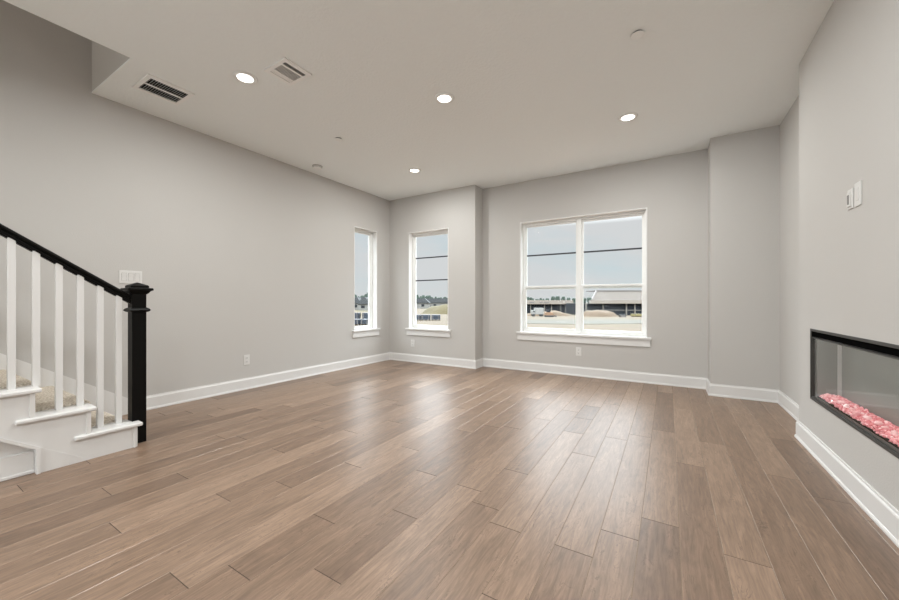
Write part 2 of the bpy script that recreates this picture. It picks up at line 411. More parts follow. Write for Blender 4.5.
# ================================================================== windows
def window(num, u0, u1, z0, z1, to3, label, mode):
    """to3(u, d, z): u along the wall, d outward (negative = into the room)"""
    def bx(bm, ua, ub, da, db, za, zb, bev=0.0):
        p = [to3(u, d, z) for u in (ua, ub) for d in (da, db) for z in (za, zb)]
        xs, ys, zs = zip(*p)
        box(bm, min(xs), max(xs), min(ys), max(ys), min(zs), max(zs), bev, 1)
    uc = (u0 + u1) / 2
    root = thing('window_%d' % num, label, 'window', to3(uc, 0, z0)); root['kind'] = 'structure'
    # white jamb lining of the opening
    bm = bmesh.new(); j = 0.012
    bx(bm, u0 - .001, u0 + j, -.004, .165, z0, z1, .001); bx(bm, u1 - j, u1 + .001, -.004, .165, z0, z1, .001)
    bx(bm, u0 - .001, u1 + .001, -.0045, .165, z1 - j, z1 + .001, .001)
    link_mesh('jamb_lining', bm, M_TRIM, root)
    # stool and apron
    link_mesh('window_stool', (lambda b: (bx(b, u0 - .045, u1 + .045, -.040, 0, z0 - .012, z0 + .016, .004), bx(b, u0 + .002, u1 - .002, -.002, .12, z0 - .012, z0 + .0155), b)[-1])(bmesh.new()), M_TRIM, root)
    link_mesh('window_apron', (lambda b: (bx(b, u0 - .035, u1 + .035, -.018, 0, z0 - .100, z0 - .012, .002), b)[-1])(bmesh.new()), M_TRIM, root)
    zb = z0 + .0155
    def ring(bm, ua, ub, za, zc, da, db, w, bev=.002, wb=None):
        wb = w if wb is None else wb
        bx(bm, ua, ua + w, da, db, za, zc, bev); bx(bm, ub - w, ub, da, db, za, zc, bev)
        bx(bm, ua + w, ub - w, da, db, za, za + wb, bev); bx(bm, ua + w, ub - w, da, db, zc - w, zc, bev)
    # outer vinyl frame
    bm = bmesh.new()
    fw = 0.026
    ring(bm, u0 + j, u1 - j, zb, z1 - j, .085, .165, fw)
    units = [(u0 + j + fw, u1 - j - fw)]
    if mode == 'double':
        mw = 0.050
        bx(bm, uc - mw / 2 - .002, uc + mw / 2 - .002, .075, .165, zb, z1 - j, .002)
        units = [(u0 + j + fw, uc - mw / 2 - .002), (uc + mw / 2 - .002, u1 - j - fw)]
    link_mesh('window_frame', bm, M_VINYL, root)
    za, zc = zb + fw, z1 - j - fw
    for (ua, ub) in units:
        if mode == 'double':
            zr = 1.205
            s = bmesh.new(); ring(s, ua, ub, zr - .026, zc, .118, .142, .026, wb=.036); us = link_mesh('upper_sash', s, M_VINYL, root)
            s = bmesh.new(); ring(s, ua, ub, za, zr + .024, .092, .116, .026, wb=.034); ls = link_mesh('lower_sash', s, M_VINYL, root)
            g = bmesh.new(); bx(g, ua + .02, ub - .02, .128, .132, zr, zc - .02); link_mesh('window_pane', g, M_GLASS, us)
            g = bmesh.new(); bx(g, ua + .02, ub - .02, .102, .106, za + .025, zr); link_mesh('window_pane', g, M_GLASS, ls)
            g = bmesh.new(); bx(g, ua + .024, ub - .024, .122, .138, 1.676 - .010, 1.676 + .010); link_mesh('muntin_bar', g, M_MUNTIN, us)['label'] = 'dark grey glazing bar'
        else:
            s = bmesh.new(); ring(s, ua, ub, za, zc, .108, .135, .024); us = link_mesh('window_sash', s, M_VINYL, root)
            g = bmesh.new(); bx(g, ua + .02, ub - .02, .120, .124, za + .02, zc - .02); link_mesh('window_pane', g, M_GLASS, us)
            if mode == 'barred':
                for zz in (1.727, 1.352):
                    g = bmesh.new(); bx(g, ua + .022, ub - .022, .114, .130, zz - .009, zz + .009); link_mesh('muntin_bar', g, M_MUNTIN, us)['label'] = 'dark grey glazing bar'
    return root
window(1, *W1, lambda u, d, z: (XL - d, u, z), 'narrow white window in the left wall beside the back corner', 'plain')
window(2, *W2, lambda u, d, z: (u, Y1 + d, z), 'narrow white window with two dark bars in the back wall', 'barred')
window(3, *W3, lambda u, d, z: (u, Y2 + d, z), 'wide white double window in the recessed back wall', 'double')

# ================================================================== staircase
RISE, RUN, NST = 0.1655, 0.2365, 14
XO = -3.138                      # outer face of the stringer
XC = -3.288                      # edge of the carpet
nose = lambda i: 1.041 - RUN * i           # front edge of tread i (0 = lowest)
ztop = lambda i: RISE * (i + 1)
SL = RISE / RUN
stair = thing('staircase', 'white staircase with beige carpet rising along the left wall', 'staircase', (-3.63, 1.0, 0))
# stringer: saw-toothed board, lower edge sloping; below it a recessed panel
def riser_y(i): return 1.016 - RUN * i
pts = []
for i in range(NST):
    pts += [(riser_y(i), RISE * i if i else 0.0), (riser_y(i), ztop(i) - .025)]
yend = riser_y(NST)
lowline = lambda y: 0.151 + (0.563 - y) * 0.70
pts += [(yend, ztop(NST - 1) - .028), (yend, lowline(yend)), (0.563, 0.151), (0.563, 0.0)]
bm = bmesh.new(); prism(bm, pts, 0, XO - .040, XO); link_mesh('stringer', bm, M_TRIM, stair)
# slight lower board: continues the seam to the floor
bm = bmesh.new(); prism(bm, [(0.5635, .1485), (0.775, 0.0025), (0.775, 0), (0.5635, 0)], 0, XO - .01, XO + .0022); link_mesh('lower_board', bm, M_TRIM, stair)
# casing round the recessed panel
bm = bmesh.new()
ya = -1.6
prism(bm, [(0.547, 0.0), (0.563, 0.0), (0.563, 0.151), (0.547, 0.145)], 0, XO - .055, XO + .014)
prism(bm, [(0.563, 0.151), (ya, lowline(ya)), (ya, lowline(ya) - .020), (0.547, .142)], 0, XO - .055, XO + .012)
link_mesh('panel_casing', bm, M_TRIM, stair)
bm = bmesh.new(); prism(bm, [(0.55, 0), (0.55, .14), (ya, lowline(ya) - .01), (ya, 0)], 0, XO - .08, XO - .048); link_mesh('recessed_panel', bm, M_TRIM, stair)
bm = bmesh.new(); box(bm, XO - .048, XO - .034, ya, 0.547, 0, .128, .003); box(bm, XO - .036, XO - .028, ya, 0.547, 0, .018, .003); link_mesh('panel_baseboard', bm, M_TRIM, stair)
for i in range(NST):
    yb = nose(i) - 0.337 if i < NST - 1 else nose(i) - 0.25
    yb = max(yb, nose(i) - .337)
    z1, z0 = ztop(i), ztop(i) - .025
    bm = bmesh.new()
    xin = XC - .012
    if i == 0:
        box(bm, XO - .0562, XO + .022, yb, nose(i), z0, z1, .008, 3)
        box(bm, xin, XO - .054, nose(i) - RUN - .03, 1.0035, z0 + .001, z1 - .0005, .002)
    else:
        box(bm, XO - .046, XO + .022, yb, nose(i), z0, z1, .008, 3)
        box(bm, xin, XO - .044, nose(i) - RUN - .03, nose(i), z0 + .001, z1 - .0005, .002)
    link_mesh('tread_cap', bm, M_TRIM, stair)
    bm = bmesh.new(); box(bm, xin, XO + .010, riser_y(i) - .004 - .018, riser_y(i) + (.0 if i else -.013), RISE * i if i else 0, z0, .001)
    link_mesh('riser_board', bm, M_TRIM, stair)
# carpet: one soft continuous runner over treads and risers
bm = bmesh.new(); prof_c = []
for i in range(NST):
    n = nose(i) + .012 if i else 0.985
    zt = ztop(i) + .014
    r = .022
    yr = riser_y(i) + .010 if i else .985
    prof_c += [(yr, (ztop(i - 1) + .014) if i else 0.0)]
    prof_c += [(yr, zt - .045), (n - .004, zt - .038)]
    for k in range(6):
        a = -0.6 + (math.pi / 2 + 0.6) * k / 5
        prof_c.append((n - r + r * math.cos(a), zt - r + r * math.sin(a)))
prof_c.append((riser_y(NST) + .01, ztop(NST - 1) + .014)); prof_c.append((riser_y(NST) + .01, 0))
# rebuild lower side so that the runner is a solid block down to the floor
prism(bm, prof_c, 0, XL + .0165, XC)
o = link_mesh('carpet_runner', bm, M_CARPET, stair); o['label'] = 'speckled beige carpet'
# skirt board on the wall
bm = bmesh.new(); y_e = riser_y(NST)
sk = lambda y: 0.629 + (0.546 - y) * 0.68
prism(bm, [(1.284, 0), (1.284, sk(1.284)), (y_e, sk(y_e)), (y_e, sk(y_e) - .34), (1.284 - .36, 0)], 0, XL + .0015, XL + .016)
link_mesh('skirt_board', bm, M_TRIM, stair)

# railing
NX, NY = -3.236, 1.0455
rail = thing('stair_railing', 'black handrail and newel post with white balusters on the stairs', 'railing', (NX, NY, 0))
hw = 0.0405
bm = bmesh.new()
box(bm, NX - hw, NX + hw, NY - hw, NY + hw, 0.001, 1.072, .003, 2)
newel = link_mesh('newel_post', bm, M_BLACK, rail)
def frus(bm, levels):
    rs = []
    for w, z in levels:
        rs.append([bm.verts.new((NX + sx * w, NY + sy * w, z)) for sx, sy in ((-1, -1), (1, -1), (1, 1), (-1, 1))])
    for a, b in zip(rs, rs[1:]):
        for k in range(4): bm.faces.new((a[k], a[(k + 1) % 4], b[(k + 1) % 4], b[k]))
    bm.faces.new(rs[0][::-1]); bm.faces.new(rs[-1])
bm = bmesh.new(); frus(bm, [(hw + .001, .925), (hw + .012, .930), (hw + .020, .940), (hw + .012, .951), (hw + .001, .958)]); link_mesh('newel_collar', bm, M_BLACK, newel)
bm = bmesh.new(); frus(bm, [(hw + .001, 1.052), (hw + .010, 1.060), (hw + .018, 1.074), (hw + .031, 1.080), (hw + .031, 1.092), (hw + .027, 1.096), (hw + .011, 1.098), (hw + .011, 1.112), (hw + .006, 1.117), (.004, 1.136)])
link_mesh('newel_cap', bm, M_BLACK, newel)
# handrail: moulded profile pulled along the slope
rz = lambda y: 1.048 - (y - 1.005) * 0.683          # top line
ytop = -1.55
rp = [(-.020, -.054), (.020, -.054), (.020, -.040), (.016, -.036), (.016, -.031), (.028, -.026), (.031, -.018), (.028, -.008), (.018, -.002), (0, 0),
      (-.018, -.002), (-.028, -.008), (-.031, -.018), (-.028, -.026), (-.016, -.031), (-.016, -.036), (-.020, -.040)]
def slope_prism(bm, prof2, y0, y1):
    a = [bm.verts.new((NX + x, y0, rz(y0) + h)) for x, h in prof2]; b = [bm.verts.new((NX + x, y1, rz(y1) + h)) for x, h in prof2]
    n = len(prof2)
    for k in range(n): bm.faces.new((a[k], a[(k + 1) % n], b[(k + 1) % n], b[k]))
    bm.faces.new(a[::-1]); bm.faces.new(b)
bm = bmesh.new(); slope_prism(bm, rp, NY - hw + .001, ytop)
hr = link_mesh('handrail', bm, M_BLACK, rail)
bal_y = [0.943 - .0948 * k for k in range(20)]
# fillets between the balusters
edges = [NY - hw + .001] + [y for b in bal_y for y in (b + .016, b - .016)]
for k in range(0, len(edges) - 1, 2):
    bm = bmesh.new(); slope_prism(bm, [(-.015, -.064), (.015, -.064), (.015, -.0535), (-.015, -.0535)], edges[k], edges[k + 1])
    link_mesh('rail_fillet', bm, M_BLACK, hr)
first = None
for k, y in enumerate(bal_y):
    si = max(0, int((1.045 - y) / RUN))
    bm = bmesh.new(); box(bm, NX - .0155, NX + .0155, y - .0155, y + .0155, ztop(si) - .002, rz(y) - .048, .0015, 1)
    link_mesh('baluster', bm, M_TRIM, rail)['label'] = 'square white baluster'

# ================================================================== fireplace
y0, y1, z0, z1 = FPH
fp = thing('electric_fireplace', 'long black framed electric fireplace with pink crystals set in the wall', 'fireplace', (XB, (y0 + y1) / 2, z0))
def frame_ring(bm, x0, x1, ya, yb, za, zb, w, bev=.002):
    box(bm, x0, x1, ya, ya + w, za, zb, bev); box(bm, x0, x1, yb - w, yb, za, zb, bev)
    box(bm, x0, x1, ya + w, yb - w, za, za + w, bev); box(bm, x0, x1, ya + w, yb - w, zb - w, zb, bev)
bm = bmesh.new(); frame_ring(bm, XB - .005, XB + .018, y0 - .002, y1 + .002, z0 - .003, z1 + .004, .016)
link_mesh('outer_frame', bm, M_BEZEL, fp)
bm = bmesh.new(); box(bm, XB + .001, XB + .022, y0 + .013, y1 - .013, z1 - .046, z1 - .011)
link_mesh('heater_slot', bm, M_BLACKMETAL, fp)['label'] = 'black heater outlet strip'
bm = bmesh.new(); frame_ring(bm, XB + .001, XB + .018, y0 + .011, y1 - .011, z0 + .012, z1 - .051, .008, .001)
link_mesh('glass_surround', bm, M_BEZEL, fp)
gb = z0 + .024
# firebox: floor, back, sides, top as one lining
bm = bmesh.new()
XBK = XB + .135
box(bm, XBK, XBK + .01, y0 + .02, y1 - .02, z0 + .005, z1 - .01)
box(bm, XB + .022, XBK, y0 + .012, y0 + .022, z0 + .005, z1 - .01); box(bm, XB + .022, XBK, y1 - .022, y1 - .012, z0 + .005, z1 - .01)
box(bm, XB + .022, XBK, y0 + .022, y1 - .022, z1 - .02, z1 - .01); box(bm, XB + .022, XBK, y0 + .022, y1 - .022, z0 + .005, z0 + .015)
link_mesh('firebox', bm, M_FIREBACK, fp)
bm = bmesh.new(); box(bm, XB + .005, XB + .0085, y0 + .017, y1 - .020, gb - .002, z1 - .058)
link_mesh('front_glass', bm, M_FIREGLASS, fp)
# crystal bed: many small faceted stones
random.seed(5)
bm = bmesh.new(); tl = bm.loops.layers.float_color.new('tone')
def stone(cx, cy, cz, r, tone, sub=1):
    res = bmesh.ops.create_icosphere(bm, subdivisions=sub, radius=r)
    mtx = Matrix.Rotation(random.uniform(0, 6), 4, 'X') @ Matrix.Rotation(random.uniform(0, 6), 4, 'Z')
    for v in res['verts']:
        v.co = mtx @ Vector((v.co.x * 1.2, v.co.y * random.uniform(.75, 1.1), v.co.z * .8)) + Vector((cx, cy, cz))
        for l in v.link_loops: l[tl] = (tone, tone, tone, 1)
xf = XB + .030
for k in range(2600):
    tx = random.random() ** 0.9
    cx = xf + (XBK - .012 - xf) * tx; cy = random.uniform(y0 + .03, y1 - .03)
    cz = gb + .002 + tx * .012 + random.uniform(-.004, .008)
    stone(cx, cy, cz, random.uniform(.0035, .0085), min(1, max(0, random.gauss(.45, .30))))
o = link_mesh('crystal_bed', bm, M_CRYSTAL, fp); o['kind'] = 'stuff'; o['label'] = 'bed of glowing pink crystal chips'
for k in range(16):
    cy = y1 - .10 - k * .085 + random.uniform(-.02, .02); cx = xf + random.uniform(.012, .045)
    bm = bmesh.new(); tl = bm.loops.layers.float_color.new('tone')
    stone(0, 0, 0, random.uniform(.013, .019), random.uniform(.7, 1.0))
    bmesh.ops.translate(bm, verts=bm.verts, vec=(cx, cy, gb + .022))
    link_mesh('crystal', bm, M_CRYSTAL, fp)['label'] = 'large clear pink crystal'
bm = bmesh.new(); box(bm, XB + .024, XBK - .002, y0 + .025, y1 - .025, z0 + .016, gb - .002); link_mesh('ember_tray', bm, M_BLACKMETAL, fp)

fl = light('firebox_lamp', 'AREA', (0, 0, 0), (math.radians(0), math.radians(-22), 0), 1.0, (1.0, 0.97, 0.95), shape='RECTANGLE', size=.03, size_y=y1 - y0 - .08)
fl.parent = fp; fl.location = (.040, 0, z1 - .024 - z0)

# ================================================================== wall plates
def rocker_plate(name, label, cat, loc, rotz, gangs, h=.114, kind='rocker', w=None, group=None):
    """built facing local -Y on the plane y=0"""
    t = thing(name, label, cat, loc, rotz, group)
    w = w or (.070 + .0461 * (gangs - 1))
    bm = bmesh.new(); box(bm, -w / 2, w / 2, -.006, 0, -h / 2, h / 2, .0025, 2); link_mesh('cover_plate', bm, M_PLATE, t, local=True)
    for g in range(gangs):
        gx = (g - (gangs - 1) / 2) * .0461
        if kind == 'rocker':
            bm = bmesh.new(); prism(bm, [(-.006, .033), (-.0105, .033), (-.0075, 0), (-.0062, -.033), (-.006, -.033)], 0, gx - .0165, gx + .0165)
            link_mesh('switch_rocker', bm, M_PLATE, t, local=True)
            bm = bmesh.new(); frame = [(-.0185, -.0175), (.0175, .0185)]
            for a, b in frame: box(bm, gx + a, gx + b, -.0064, -.0058, -.035, .035)
            box(bm, gx - .0185, gx + .0185, -.0064, -.0058, .034, .035); box(bm, gx - .0185, gx + .0185, -.0064, -.0058, -.035, -.034)
            link_mesh('rocker_gap', bm, M_SCREEN, t, local=True)
        elif kind == 'outlet':
            for s in (1, -1):
                bm = bmesh.new()
                box(bm, gx - .0165, gx + .0165, -.0085, -.006, s * .0195 - .014, s * .0195 + .014, .001, 1); oo = link_mesh('receptacle', bm, M_PLATE, t, local=True)
                bm = bmesh.new()
                for sx in (-.0065, .0065): box(bm, gx + sx - .0012, gx + sx + .0012, -.0090, -.0083, s * .0195 - .001, s * .0195 + .007)
                box(bm, gx - .0022, gx + .0022, -.0090, -.0083, s * .0195 - .010, s * .0195 - .0055)
                link_mesh('slot', bm, M_DARK, oo, local=True)
            bm = bmesh.new(); box(bm, gx - .003, gx + .003, -.0068, -.0058, -.003, .003); link_mesh('screw', bm, M_VENTGREY, t, local=True)
    return t
RL, RB_, RR = math.pi / 2, 0.0, -math.pi / 2     # facing +X, -Y, -X
rocker_plate('light_switch', 'white triple rocker switch plate on left wall behind newel post', 'switch', (XL, 1.285, 1.219), RL, 3)
rocker_plate('electrical_outlet', 'white outlet low on the long left wall', 'outlet', (XL, 2.325, .335), RL, 1, kind='outlet', group='wall outlets')
rocker_plate('electrical_outlet', 'white outlet below the narrow back window', 'outlet', (-3.625, Y1, .310), RB_, 1, kind='outlet', group='wall outlets')
rocker_plate('electrical_outlet', 'white outlet below the wide double window', 'outlet', (-1.032, Y2, .330), RB_, 1, kind='outlet', group='wall outlets')
t = rocker_plate('wall_control', 'white control plate with grey slot on fireplace wall, left of blank plate', 'control', (XB, 2.710, 1.537), RR, 1, h=.104, w=.062, kind='none')
bm = bmesh.new(); box(bm, -.0185, .0185, -.012, -.005, -.040, .036, .002, 1); cc = link_mesh('control_body', bm, M_PLATE, t, local=True)
bm = bmesh.new(); box(bm, -.010, .010, -.0135, -.011, -.028, .022, .001, 1); link_mesh('control_slot', bm, M_SCREEN, cc, local=True)['label'] = 'grey slot'
t = rocker_plate('blank_plate', 'taller blank white cover plate on fireplace wall, right of control plate', 'cover plate', (XB, 2.620, 1.542), RR, 1, h=.120, kind='none', w=.072)
bm = bmesh.new(); box(bm, -.0165, .0165, -.0085, -.005, -.033, .033, .001, 1); link_mesh('insert', bm, M_PLATE, t, local=True)

# ================================================================== ceiling fittings
def downlight(loc, label):
    t = thing('recessed_downlight', label, 'ceiling light', loc, 0, 'recessed ceiling lights')
    bm = bmesh.new(); r = lathe(bm, [(.056, -.004), (.058, -.009), (.066, -.0105), (.082, -.006), (.085, 0.0), (.055, 0)])
    link_mesh('trim_ring', bm, M_VINYL, t, local=True, smooth=True)
    bm = bmesh.new(); r = lathe(bm, [(.0575, -.005), (.042, -.007), (.02, -.008)]); cap(bm, r[-1]); r2 = None
    link_mesh('light_lens', bm, M_LENS, t, local=True)['label'] = 'glowing white lens'
    l = light('downlight_lamp', 'AREA', (0, 0, -.014), (0, 0, 0), 20, (0.985, 1.0, 0.985), shape='DISK', size=.12)
    l.parent = t
    return t
downlight((-2.814, 1.577, H), 'lit recessed ceiling light nearest the two ceiling vents')
downlight((-1.641, 2.621, H), 'lit recessed ceiling light nearest the middle of the ceiling')
downlight((-2.880, 3.856, H), 'lit recessed ceiling light nearest the narrow back window, smallest seen')
downlight((-0.328, 3.790, H), 'lit recessed ceiling light in front of the wide window, rightmost of four')

def vent(loc, wx, wy, label, banks, along):
    t = thing('ceiling_vent', label, 'vent', loc, 0, 'ceiling vents')
    x0, x1, y0, y1 = -wx / 2, wx / 2, -wy / 2, wy / 2
    ix0, ix1 = min(b[0] for b in banks), max(b[1] for b in banks); iy0, iy1 = min(b[2] for b in banks), max(b[3] for b in banks)
    bm = bmesh.new(); d = -.012
    xs = sorted({x0, x1, *[b[0] for b in banks], *[b[1] for b in banks]}); ys = sorted({y0, y1, *[b[2] for b in banks], *[b[3] for b in banks]})
    for i in range(len(xs) - 1):
        for j in range(len(ys) - 1):
            cx, cy = (xs[i] + xs[i + 1]) / 2, (ys[j] + ys[j + 1]) / 2
            if any(b[0] < cx < b[1] and b[2] < cy < b[3] for b in banks): continue
            box(bm, xs[i], xs[i + 1], ys[j], ys[j + 1], d, d + .004)
    for a, b, c, e in ((x0, x0 + .004, y0, y1), (x1 - .004, x1, y0, y1), (x0, x1, y0, y0 + .004), (x0, x1, y1 - .004, y1)): box(bm, a, b, c, e, d + .0042, 0)
    link_mesh('vent_frame', bm, M_VENTGREY, t, local=True)
    bm = bmesh.new(); box(bm, ix0 - .004, ix1 + .004, iy0 - .004, iy1 + .004, -.0012, 0); link_mesh('vent_duct', bm, M_DARK, t, local=True)['label'] = 'dark duct opening'
    for b in banks:
        ax, tilt, pitch, wdt = b[4], b[5], b[6], b[7]
        lo, hi = (b[0], b[1]) if ax == 'x' else (b[2], b[3])
        n = max(2, int(round((hi - lo) / pitch)))
        bm = bmesh.new()
        for k in range(n):
            c = lo + (k + .5) * (hi - lo) / n
            dx, dz = math.cos(tilt) * wdt / 2, math.sin(tilt) * wdt / 2
            zc = d + .005
            th = .0006
            q = [(c - dx, zc - dz - th), (c + dx, zc + dz - th), (c + dx, zc + dz + th), (c - dx, zc - dz + th)]
            if ax == 'x': prism(bm, q, 1, b[2], b[3])
            else: prism(bm, q, 0, b[0], b[1])
        link_mesh('louver_bank', bm, M_VENTGREY, t, local=True)
    return t
vent((-3.551, 1.323, H), .315, .318, 'ceiling vent with two dark louvred strips beside the stairwell opening',
     [(-.118, -.010, -.130, .130, 'y', math.radians(88), .0165, .0022), (.010, .118, -.130, .130, 'y', math.radians(88), .0165, .0022)], 'y')
vent((-2.465, 1.705, H), .262, .225, 'square white ceiling vent with one dark strip, farther from the stairwell opening',
     [(-.098, -.060, -.085, .085, 'x', math.radians(-8), .0105, .0108), (-.050, .045, -.085, .085, 'y', math.radians(22), .0115, .0098),
      (.060, .096, -.088, .088, 'x', math.radians(88), .012, .0025)], 'x')

def round_plate(name, loc, r, h, label, cat, dome=False, group=None):
    t = thing(name, label, cat, loc, 0, group)
    if dome:
        bm = bmesh.new(); rr = lathe(bm, [(r, 0), (r, -.010), (r * .97, -.013)]); link_mesh('mounting_base', bm, M_BASEGREY, t, local=True, smooth=False)
        bm = bmesh.new(); rr = lathe(bm, [(r * .90, -.012), (r * .90, -.028), (r * .82, -.036), (r * .5, -.040), (r * .1, -.041)]); cap(bm, rr[-1]); link_mesh('detector_body', bm, M_VINYL, t, local=True)
        bm = bmesh.new(); lathe(bm, [(r * .902, -.019), (r * .906, -.0205), (r * .902, -.022)]); link_mesh('sensor_slots', bm, M_DARK, t, local=True)
    else:
        bm = bmesh.new(); rr = lathe(bm, [(r * .80, 0), (r * .80, -h)]); link_mesh('recess_ring', bm, M_DARK, t, local=True)['label'] = 'dark shadow gap'
        bm = bmesh.new(); rr = lathe(bm, [(r * .6, -h), (r, -h), (r, -h - .002), (r * .9, -h - .0035)]); cap(bm, rr[-1]); link_mesh('cover_disc', bm, M_VINYL, t, local=True)
    return t
round_plate('smoke_detector', (-3.862, 3.09, H), .062, .03, 'round white smoke detector on the ceiling beside the left wall', 'smoke detector', True)
round_plate('sprinkler_cover', (-0.172, 2.642, H), .041, .010, 'round white sprinkler cover on ceiling, nearest the fireplace wall', 'sprinkler cover', group='sprinkler covers')
round_plate('sprinkler_cover', (-3.020, 2.688, H), .041, .010, 'small round sprinkler cover on ceiling, near the smoke detector', 'sprinkler cover', group='sprinkler covers')

# ================================================================== the land outside
FV = Vector((-math.sin(YAW), math.cos(YAW), 0)); RV = Vector((math.cos(YAW), math.sin(YAW), 0))
def gz(d): return -0.5 - 0.01935 * (d - 8) if d < 80 else -1.893
def place(u, d, z=None):
    p = FV * d + RV * ((u - 449.5) / F_PX * d); p.z = gz(d) if z is None else z; return p
M_DIRT = mat('dirt', (0.062, 0.044, 0.024), 0.95, var=0.22, vscale=0.35)
M_ROAD = mat('gravel_road', (0.046, 0.042, 0.030), 0.9, var=0.12, vscale=1.0)
M_MOUND = mat('pale_dirt', (0.082, 0.058, 0.038), 0.95, var=0.12, vscale=1.2)
M_GRASS = mat('dry_grass', (0.062, 0.050, 0.024), 0.95, var=0.3, vscale=0.12)
M_TREE = mat('dark_foliage', (0.022, 0.034, 0.026), 0.9, var=0.5, vscale=1.2)
M_BARK = mat('bark', (0.08, 0.06, 0.045), 0.9)
M_STUCCO = mat('cream_fascia', (0.163, 0.140, 0.118), 0.8)
M_SHINGLE = mat('grey_brown_shingles', (0.073, 0.061, 0.052), 0.9, var=0.12, vscale=2.0)
M_DARKWALL = mat('dark_glazing', (0.012, 0.014, 0.017), 0.6, spec=0.15)
M_POST = mat('pale_post', (0.146, 0.135, 0.118), 0.7)
M_ROOFGREY = mat('grey_roof', (0.039, 0.042, 0.045), 0.9)
M_HOUSE = mat('pale_siding', (0.130, 0.126, 0.117), 0.8)
M_BLUE = mat('blue_wrap', (0.012, 0.019, 0.031), 0.5, var=0.3, vscale=3)
M_LUMBER = mat('yellow_lumber', (0.143, 0.117, 0.046), 0.8, var=0.2, vscale=2)
M_WHITE = mat('white_paint_outside', (0.168, 0.164, 0.155), 0.6)
M_BROWN = mat('brown_machine', (0.16, 0.09, 0.05), 0.7)
M_TYRE = mat('tyre', (0.02, 0.02, 0.02), 0.8)
M_DARKTRIM = mat('dark_metal_trim', (0.10, 0.09, 0.085), 0.6)

# ground follows the fall of the land away from the house
bm = bmesh.new(); ds = [-30, 0, 8, 20, 32, 45, 60, 80, 150, 400, 900]; ws = [-400, -150, -60, -20, 0, 20, 60, 150, 400]
gv = [[bm.verts.new(FV * d + RV * w + Vector((0, 0, gz(d) if d > 0 else gz(0)))) for w in ws] for d in ds]
for a in range(len(ds) - 1):
    for b in range(len(ws) - 1): bm.faces.new((gv[a][b], gv[a][b + 1], gv[a + 1][b + 1], gv[a + 1][b]))
structure(link_mesh('ground', bm, M_DIRT), 'bare tan dirt outside the windows', 'ground')
def strip(name, d0, d1, u0, u1, material, label, cat, lift=.03, wob=.8):
    bm = bmesh.new(); n = 14; prev = None
    for k in range(n + 1):
        w = -60 + 120 * k / n
        u = u0 + (u1 - u0) * k / n
        da, db = d0 + wob * math.sin(k * 1.3), d1 + wob * math.sin(k * 1.7 + 1)
        pa, pb = place(u, da, gz(da) + lift), place(u, db, gz(db) + lift)
        cur = [bm.verts.new(pa), bm.verts.new(pb), bm.verts.new(pb - Vector((0, 0, .25))), bm.verts.new(pa - Vector((0, 0, .25)))]
        if prev:
            for q in range(4): bm.faces.new((prev[q], prev[(q + 1) % 4], cur[(q + 1) % 4], cur[q]))
        else: bm.faces.new(cur[::-1])
        prev = cur
    bm.faces.new(prev)
    return structure(link_mesh(name, bm, material), label, cat)
strip('gravel_road', 31.5, 44, 470, 900, M_ROAD, 'grey gravel road crossing the dirt outside the wide window', 'road')
strip('grass_field', 95, 330, 424, 470, M_GRASS, 'dry yellow grass field beyond the narrow back window', 'field', wob=4)
strip('grass_field', 100, 330, 250, 400, M_GRASS, 'green and yellow grass field beyond the left window', 'field', wob=4)

def mound(u, d, wid, dep, hgt, label, material=M_MOUND, seed=0, skew=0):
    base = place(u, d)
    t = bmesh.new(); n = 18
    vs = {}
    for i in range(n + 1):
        for j in range(n + 1):
            a, b = i / n * 2 - 1, j / n * 2 - 1
            r = max(abs(a) ** 2.5 , 0) + b * b
            h = hgt * max(0, 1 - min(1, r)) ** 0.7
            h *= 0.85 + 0.3 * noise.noise(Vector((a * 2.2 + seed, b * 2.2, seed)))
            vs[i, j] = t.verts.new((a * wid / 2 + skew * h, b * dep / 2, h - .1))
    for i in range(n):
        for j in range(n): t.faces.new((vs[i, j], vs[i + 1, j], vs[i + 1, j + 1], vs[i, j + 1]))
    o = link_mesh('dirt_mound', t, material, smooth=True); o.location = base; o.rotation_euler = (0, 0, YAW)
    tag(o, label, 'dirt mound', 'dirt mounds on the building site'); return o
mound(598, 61, 6.6, 4, 1.45, 'pale dirt mound beyond right pane of the wide window', seed=1)
mound(549, 66.5, 9, 3, 1.15, 'long low dirt mound beyond left pane of the wide window', seed=4)
mound(452, 88, 15, 10, 2.6, 'broad tan hillock beyond the narrow back window', M_GRASS, seed=9)

def local_box(bm, x0, x1, y0, y1, z0, z1, bev=0): box(bm, x0, x1, y0, y1, z0, z1, bev)
# shingled-roof building, right pane
d = 72; px = d / F_PX
zg = gz(d); base = place(640, d)
t = thing('clubhouse_building', 'low building with grey shingled hip roof beyond right pane of wide window', 'building', base, YAW)
X0, X1 = (585 - 640) * px, (715 - 640) * px
ze0, ze1 = 1.30 - zg - (-0.0), 0
zf = lambda v: EYE + (V0 - v) * px - zg
bm = bmesh.new(); box(bm, X0, X1, .6, 12, 0, zf(303.6)); link_mesh('glazed_wall', bm, M_DARKWALL, t, local=True)
kb = (d + 12) / d; lat = lambda x: (x + 190.5 * px) * kb - 190.5 * px      # back edge, splayed
xf_ = (590 - 640) * px
bm = bmesh.new(); prism(bm, [(xf_, -.4), (X1 + .5, -.4), (X1 + .5, 12.6), (lat(xf_), 12.6)], 2, zf(303.6), zf(300.2)); link_mesh('fascia', bm, M_STUCCO, t, local=True)
bm = bmesh.new()
xa, xb = (591.5 - 640) * px, X1 + .3
r0 = [bm.verts.new(p) for p in ((xa, -.2, zf(300.2)), (xb, -.2, zf(300.2)), (xb, 12, zf(300.2)), (lat(xa), 12, zf(300.2)))]
k2 = (d + 3.2) / d
